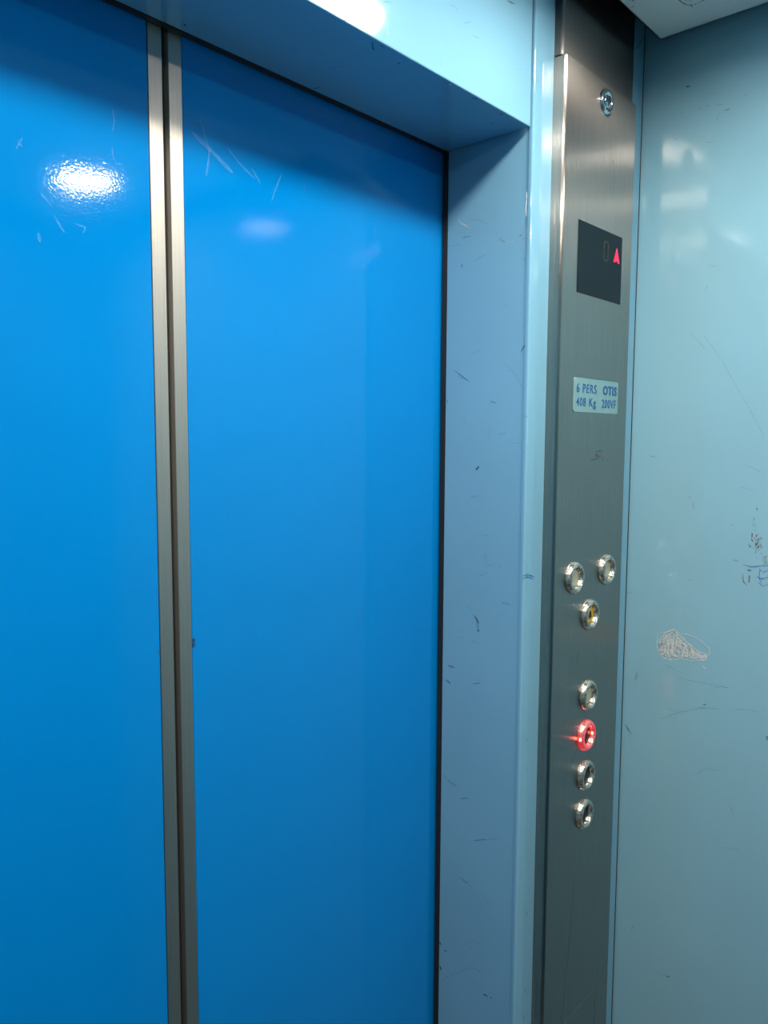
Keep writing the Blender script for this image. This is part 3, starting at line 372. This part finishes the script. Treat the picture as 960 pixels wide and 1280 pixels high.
# ------------------------------------------------------------------ recessed lamps
RIM = .009
def make_lamp(x, y):
    t = empty('ceiling_light', (x, y, CEIL))
    b = MB(); b.lathe([(.068, -.0002), (.068, .0018), (.062, .003), (.0575, .002), (.0565, -.004), (.055, -.030), (.055, -.034)], (x, y, CEIL), 'white', 'z', 48)
    b.build('trim_ring', t, (x, y, CEIL))
    b = MB(); b.lathe([(.0545, -RIM), (.040, -RIM+.0015), (.020, -RIM+.0022), (.0001, -RIM+.0025)], (x, y, CEIL), 'lamp', 'z', 40, True)
    b.build('diffuser', t, (x, y, CEIL))
    return t
lamp0 = make_lamp(*LAMPS[2][0])
for i in range(3):
    for j in range(2):
        x, y = LAMPS[2-i][j]
        if i == 0 and j == 0: t = lamp0
        else:
            t = lamp0.copy(); COL.objects.link(t); t.location = (x, y, CEIL)
            for ch in lamp0.children:
                c = ch.copy(); COL.objects.link(c); c.parent = t
        side = ('beside the right wall', 'above the door centre line', 'beside the left wall')[i]
        row = ('row next to the doors', 'row by the back wall')[j]
        tag(t, 'round recessed lamp %s, %s' % (side, row), 'lamp', 'recessed lamps in the hung ceiling')

# ------------------------------------------------------------------ door leaves
def leaf(name, xa, xb, edge):
    """edge: the x where the leaf meets the other one; steel edge strip there"""
    s = 1 if xb > xa else -1
    b = MB()
    lo, hi = min(xa, xb), max(xa, xb)
    b.box((lo, DOOR_Y, .012), (hi, DOOR_Y+.03, 2.08), 'door', .0007)
    o = b
    o.strokes([m for m in M_DOOR if (m[2][0][0] > CX) == (s > 0)], 1, DOOR_Y-.0002, -.00003)
    d = struct(o.build(name, origin=(lo if s > 0 else hi, DOOR_Y, 0)))
    b = MB()
    e0, e1 = edge, xa-s*.0006
    b.box((min(e0, e1), DOOR_Y-.0006, .012), (max(e0, e1), DOOR_Y+.030, 2.08), 'alu', .0005)
    st = b.build('edge_strip', d, (e0, DOOR_Y, 0)); st['label'] = 'satin metal edge strip'
    b = MB()
    m = (CX-.0002) if s < 0 else (CX+.0002)
    b.box((min(e0-s*.0001, m), DOOR_Y+.007, .012), (max(e0-s*.0001, m), DOOR_Y+.026, 2.08), 'rubber')
    sl = b.build('rubber_seal', d, (e0, DOOR_Y, 0)); sl['label'] = 'black rubber seal'
    return d
door_l = leaf('door_1', -.4114, -.4114-.42, -.3973)
door_r = leaf('door_2', -.3768, -.3768+.42, -.3907)
door_l['label'] = 'bright blue left lift door leaf with metal edge strip'
door_r['label'] = 'bright blue right lift door leaf beside the pale blue jamb'

# ------------------------------------------------------------------ control panel
PX0, PX1 = .0395, .2247
def column(zlo, zhi, front, key, inset=0.0, rr=.0042):
    """steel tray: side return, rounded vertical corner, flat face"""
    pts = [(PX0+inset, .0)]
    for q in range(9):
        a = PI+(PI/2)*q/8
        pts.append((PX0+inset+rr+rr*math.cos(a), front+rr+rr*math.sin(a)))
    pts += [(PX1, front), (PX1, .0)]
    bm = bmesh.new()
    A = [bm.verts.new((p[0], p[1], zlo)) for p in pts]; B = [bm.verts.new((p[0], p[1], zhi)) for p in pts]
    n = len(pts)
    bm.faces.new(A); bm.faces.new(B[::-1])
    for i in range(n): bm.faces.new([A[i], B[i], B[(i+1) % n], A[(i+1) % n]])
    bmesh.ops.recalc_face_normals(bm, faces=bm.faces)
    return bm
root = empty('control_panel', (.13, PANEL_Y, .06))
tag(root, 'tall brushed steel lift control panel with buttons, display and capacity plate', 'control panel')
b = MB(); bm = column(.06, 2.0876, PANEL_Y, 'steel'); b.merge(bm, 'steel')
for p in b.bm.faces:
    if abs(p.normal.z) < .5: p.smooth = True
b.strokes(M_PANEL, 1, PANEL_Y-.0002, -.00003)
fp = b.build('face_plate', root, (.13, PANEL_Y, .06))
fp.data.set_sharp_from_angle(angle=math.radians(25))

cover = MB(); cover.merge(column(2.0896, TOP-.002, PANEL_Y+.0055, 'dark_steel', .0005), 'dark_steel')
for p in cover.bm.faces:
    if abs(p.normal.z) < .5: p.smooth = True
cv = cover.build('cover_plate', None, (.13, PANEL_Y, 2.09))
cv.data.set_sharp_from_angle(angle=math.radians(25))
tag(cv, 'dark brushed steel cover plate above the control panel, under the ceiling', 'cover plate')

# display
DX0, DX1, DZ0, DZ1 = .0772, .1957, 1.8268, 1.9123
b = MB(); b.box((DX0, PANEL_Y-.0006, DZ0), (DX1, PANEL_Y+.001, DZ1), 'glass', .0003)
disp = b.build('display', root, (.136, PANEL_Y, DZ0)); disp['label'] = 'dark glass floor display with a red up arrow'
yd = PANEL_Y-.0007
b = MB()
zc, xw = 1.8873, .1502
h, w, t = .0125, .0063, .0019
for a in ((xw-w+t, zc+h-t, xw+w-t, zc+h), (xw-w+t, zc-h, xw+w-t, zc-h+t), (xw-w, zc+.0006, xw-w+t, zc+h-t), (xw-w, zc-h+t, xw-w+t, zc-.0006),
          (xw+w-t, zc+.0006, xw+w, zc+h-t), (xw+w-t, zc-h+t, xw+w, zc-.0006)):
    b.box((a[0], yd-.0001, a[1]), (a[2], yd+.0002, a[3]), 'olive')
dg = b.build('digit', disp, (xw, yd, zc)); dg['label'] = 'faint unlit olive zero'
b = MB()
b.prism([(.1800, 1.8965), (.1884, 1.8778), (.1843, 1.8778), (.1800, 1.8808), (.1757, 1.8778), (.1716, 1.8778)], yd-.0003, yd+.0002, 'red', 'y')
ar = b.build('arrow', disp, (.18, yd, 1.886)); ar['label'] = 'lit red up arrow'

# capacity plate
b = MB()
RR = .003
def rrect(x0, x1, z0, z1, r):
    P = []
    for (cx, cz, a0) in ((x1-r, z1-r, 0), (x0+r, z1-r, PI/2), (x0+r, z0+r, PI), (x1-r, z0+r, 1.5*PI)):
        for q in range(6):
            a = a0+PI/2*q/5; P.append((cx+r*math.cos(a), cz+r*math.sin(a)))
    return P
b.prism(rrect(.0757, .1958, 1.6836, 1.7253, RR), PANEL_Y-.0012, PANEL_Y+.0002, 'plate', 'y')
pl = b.build('capacity_plate', root, (.136, PANEL_Y, 1.6836)); pl['label'] = 'pale plate reading 6 PERS 408 Kg OTIS 200VF'
yp = PANEL_Y-.0012
text('lettering', '6 PERS', .0815, .1340, 1.7075, 1.7185, yp, 'ink', pl, .004)
text('lettering', 'OTIS', .1520, .1910, 1.7070, 1.7190, yp, 'ink', pl, .03)
text('lettering', '408', .0815, .1060, 1.6910, 1.7015, yp, 'ink', pl, .004)
text('lettering', 'Kg', .1150, .1330, 1.6880, 1.7015, yp, 'ink', pl, .004)
text('lettering', '200VF', .1500, .1900, 1.6905, 1.7015, yp, 'ink', pl, .004)

# key switch
kx, kz = .1372, 2.0645
b = MB(); b.lathe([(.0150, -.0005), (.0148, .0020), (.0135, .0042), (.0115, .0046), (.0098, .0036), (.0092, .0012), (.0001, .0012)], (kx, PANEL_Y, kz), 'chrome', 'y', 40)
ks = b.build('key_switch', root, (kx, PANEL_Y, kz)); ks['label'] = 'round chrome key switch'
b = MB(); b.lathe([(.0078, .001), (.0078, .0036), (.0070, .0044), (.0001, .0044)], (kx, PANEL_Y, kz), 'chrome', 'y', 32)
kb = b.build('lock_barrel', ks, (kx, PANEL_Y, kz))
b = MB(); b.box((kx-.0011, PANEL_Y-.0047, kz-.0058), (kx+.0011, PANEL_Y-.0040, kz+.0058), 'black', .0003)
b.build('keyhole', ks, (kx, PANEL_Y, kz))

# push buttons: raised faceted ring round a sunken cap
def button(x, z, cap, ringkey='ring', label=None, lit=False):
    c = (x, PANEL_Y, z)
    b = MB(); b.lathe([(.0208, -.0004), (.0208, .0008), (.0203, .0028), (.0193, .0050), (.0178, .0065), (.0162, .0073), (.0148, .0073), (.0138, .0064), (.0127, .0042), (.0118, .0020), (.0114, .0004)], c, ringkey, 'y', 56, facet=.006)
    o = b.build('button', root, c)
    if label: o['label'] = label
    b = MB(); b.lathe([(.0112, .0002), (.0111, .0016), (.0100, .0021), (.0050, .0023), (.0001, .0024)], c, cap, 'y', 40)
    b.build('cap', o, c)
    if lit:
        for lx, lh in ((x-.0193, .0030), (x+.0133, .0032)):
            lz = z
            b = MB(); b.lathe([(.0022, lh), (.0021, lh+.0012), (.0012, lh+.0018), (.0001, lh+.0020)], (lx, PANEL_Y, lz), 'led', 'y', 20)
            q = b.build('led', o, (lx, PANEL_Y, lz)); q['label'] = 'glowing red light dot'
    return o
BX = .0045   # ring centres read from the base circle
button(.0927-BX, 1.4765, 'cap_cream', label='left push button of the upper pair, cream cap')
button(.1817-BX, 1.4765, 'cap_cream', label='right push button of the upper pair, cream cap')
bb = button(.1372-BX, 1.4225, 'cap_yellow', label='push button with yellow alarm bell cap')
button(.1391-BX, 1.3140, 'cap_cream', label='top floor button with cream cap')
button(.1372-BX, 1.2600, 'cap_dark', 'red_ring', 'floor button lit red', lit=True)
button(.1388-BX, 1.2050, 'cap_dark', label='unlit floor button just below the red lit one')
button(.1378-BX, 1.1515, 'cap_dark', label='lowest unlit floor button')
# bell printed on the yellow cap
bx, bz, yb = .1372-BX, 1.4225, PANEL_Y-.0022
b = MB()
P = [(-.0052, -.0040), (-.0040, -.0026), (-.0034, .0010), (-.0022, .0036), (-.0008, .0046), (0, .0058), (.0008, .0046), (.0022, .0036), (.0034, .0010), (.0040, -.0026), (.0052, -.0040)]
b.prism([(bx+p[0], bz+p[1]) for p in P], yb-.0003, yb+.0003, 'bell', 'y')
b.prism([(bx+.0014*math.cos(a*PI/5), bz-.0052+.0012*math.sin(a*PI/5)) for a in range(10)], yb-.0003, yb+.0003, 'bell', 'y')
b.build('bell_symbol', bb, (bx, yb, bz))

# ------------------------------------------------------------------ camera
cam = bpy.data.cameras.new('camera'); co = bpy.data.objects.new('camera', cam); COL.objects.link(co)
R_ = Vector((0.66517894, -0.74666776, 0.00492294)); U_ = Vector((0.06573397, 0.06512491, 0.99570969)); F_ = Vector((0.74378493, 0.66200151, -0.09240116))
mat = Matrix((R_, U_, -F_)).transposed().to_4x4(); mat.translation = Vector((-0.79949, -0.49106, 1.649))
co.matrix_world = mat
cam.sensor_fit = 'VERTICAL'; cam.sensor_height = 24; cam.lens = 982.35/1280*24
cam.clip_start = .01
SC.camera = co

w = bpy.data.worlds.new('world'); SC.world = w; w.use_nodes = True
w.node_tree.nodes['Background'].inputs[0].default_value = (.02, .025, .03, 1)
w.node_tree.nodes['Background'].inputs[1].default_value = .1
SC.view_settings.view_transform = 'Standard'; SC.view_settings.look = 'None'
SC.view_settings.exposure = EXPO; SC.view_settings.gamma = 1; SC.view_settings.use_curve_mapping = False
SC.cycles.max_bounces = 10; SC.cycles.diffuse_bounces = 6; SC.cycles.glossy_bounces = 6
SC.cycles.use_denoising = True
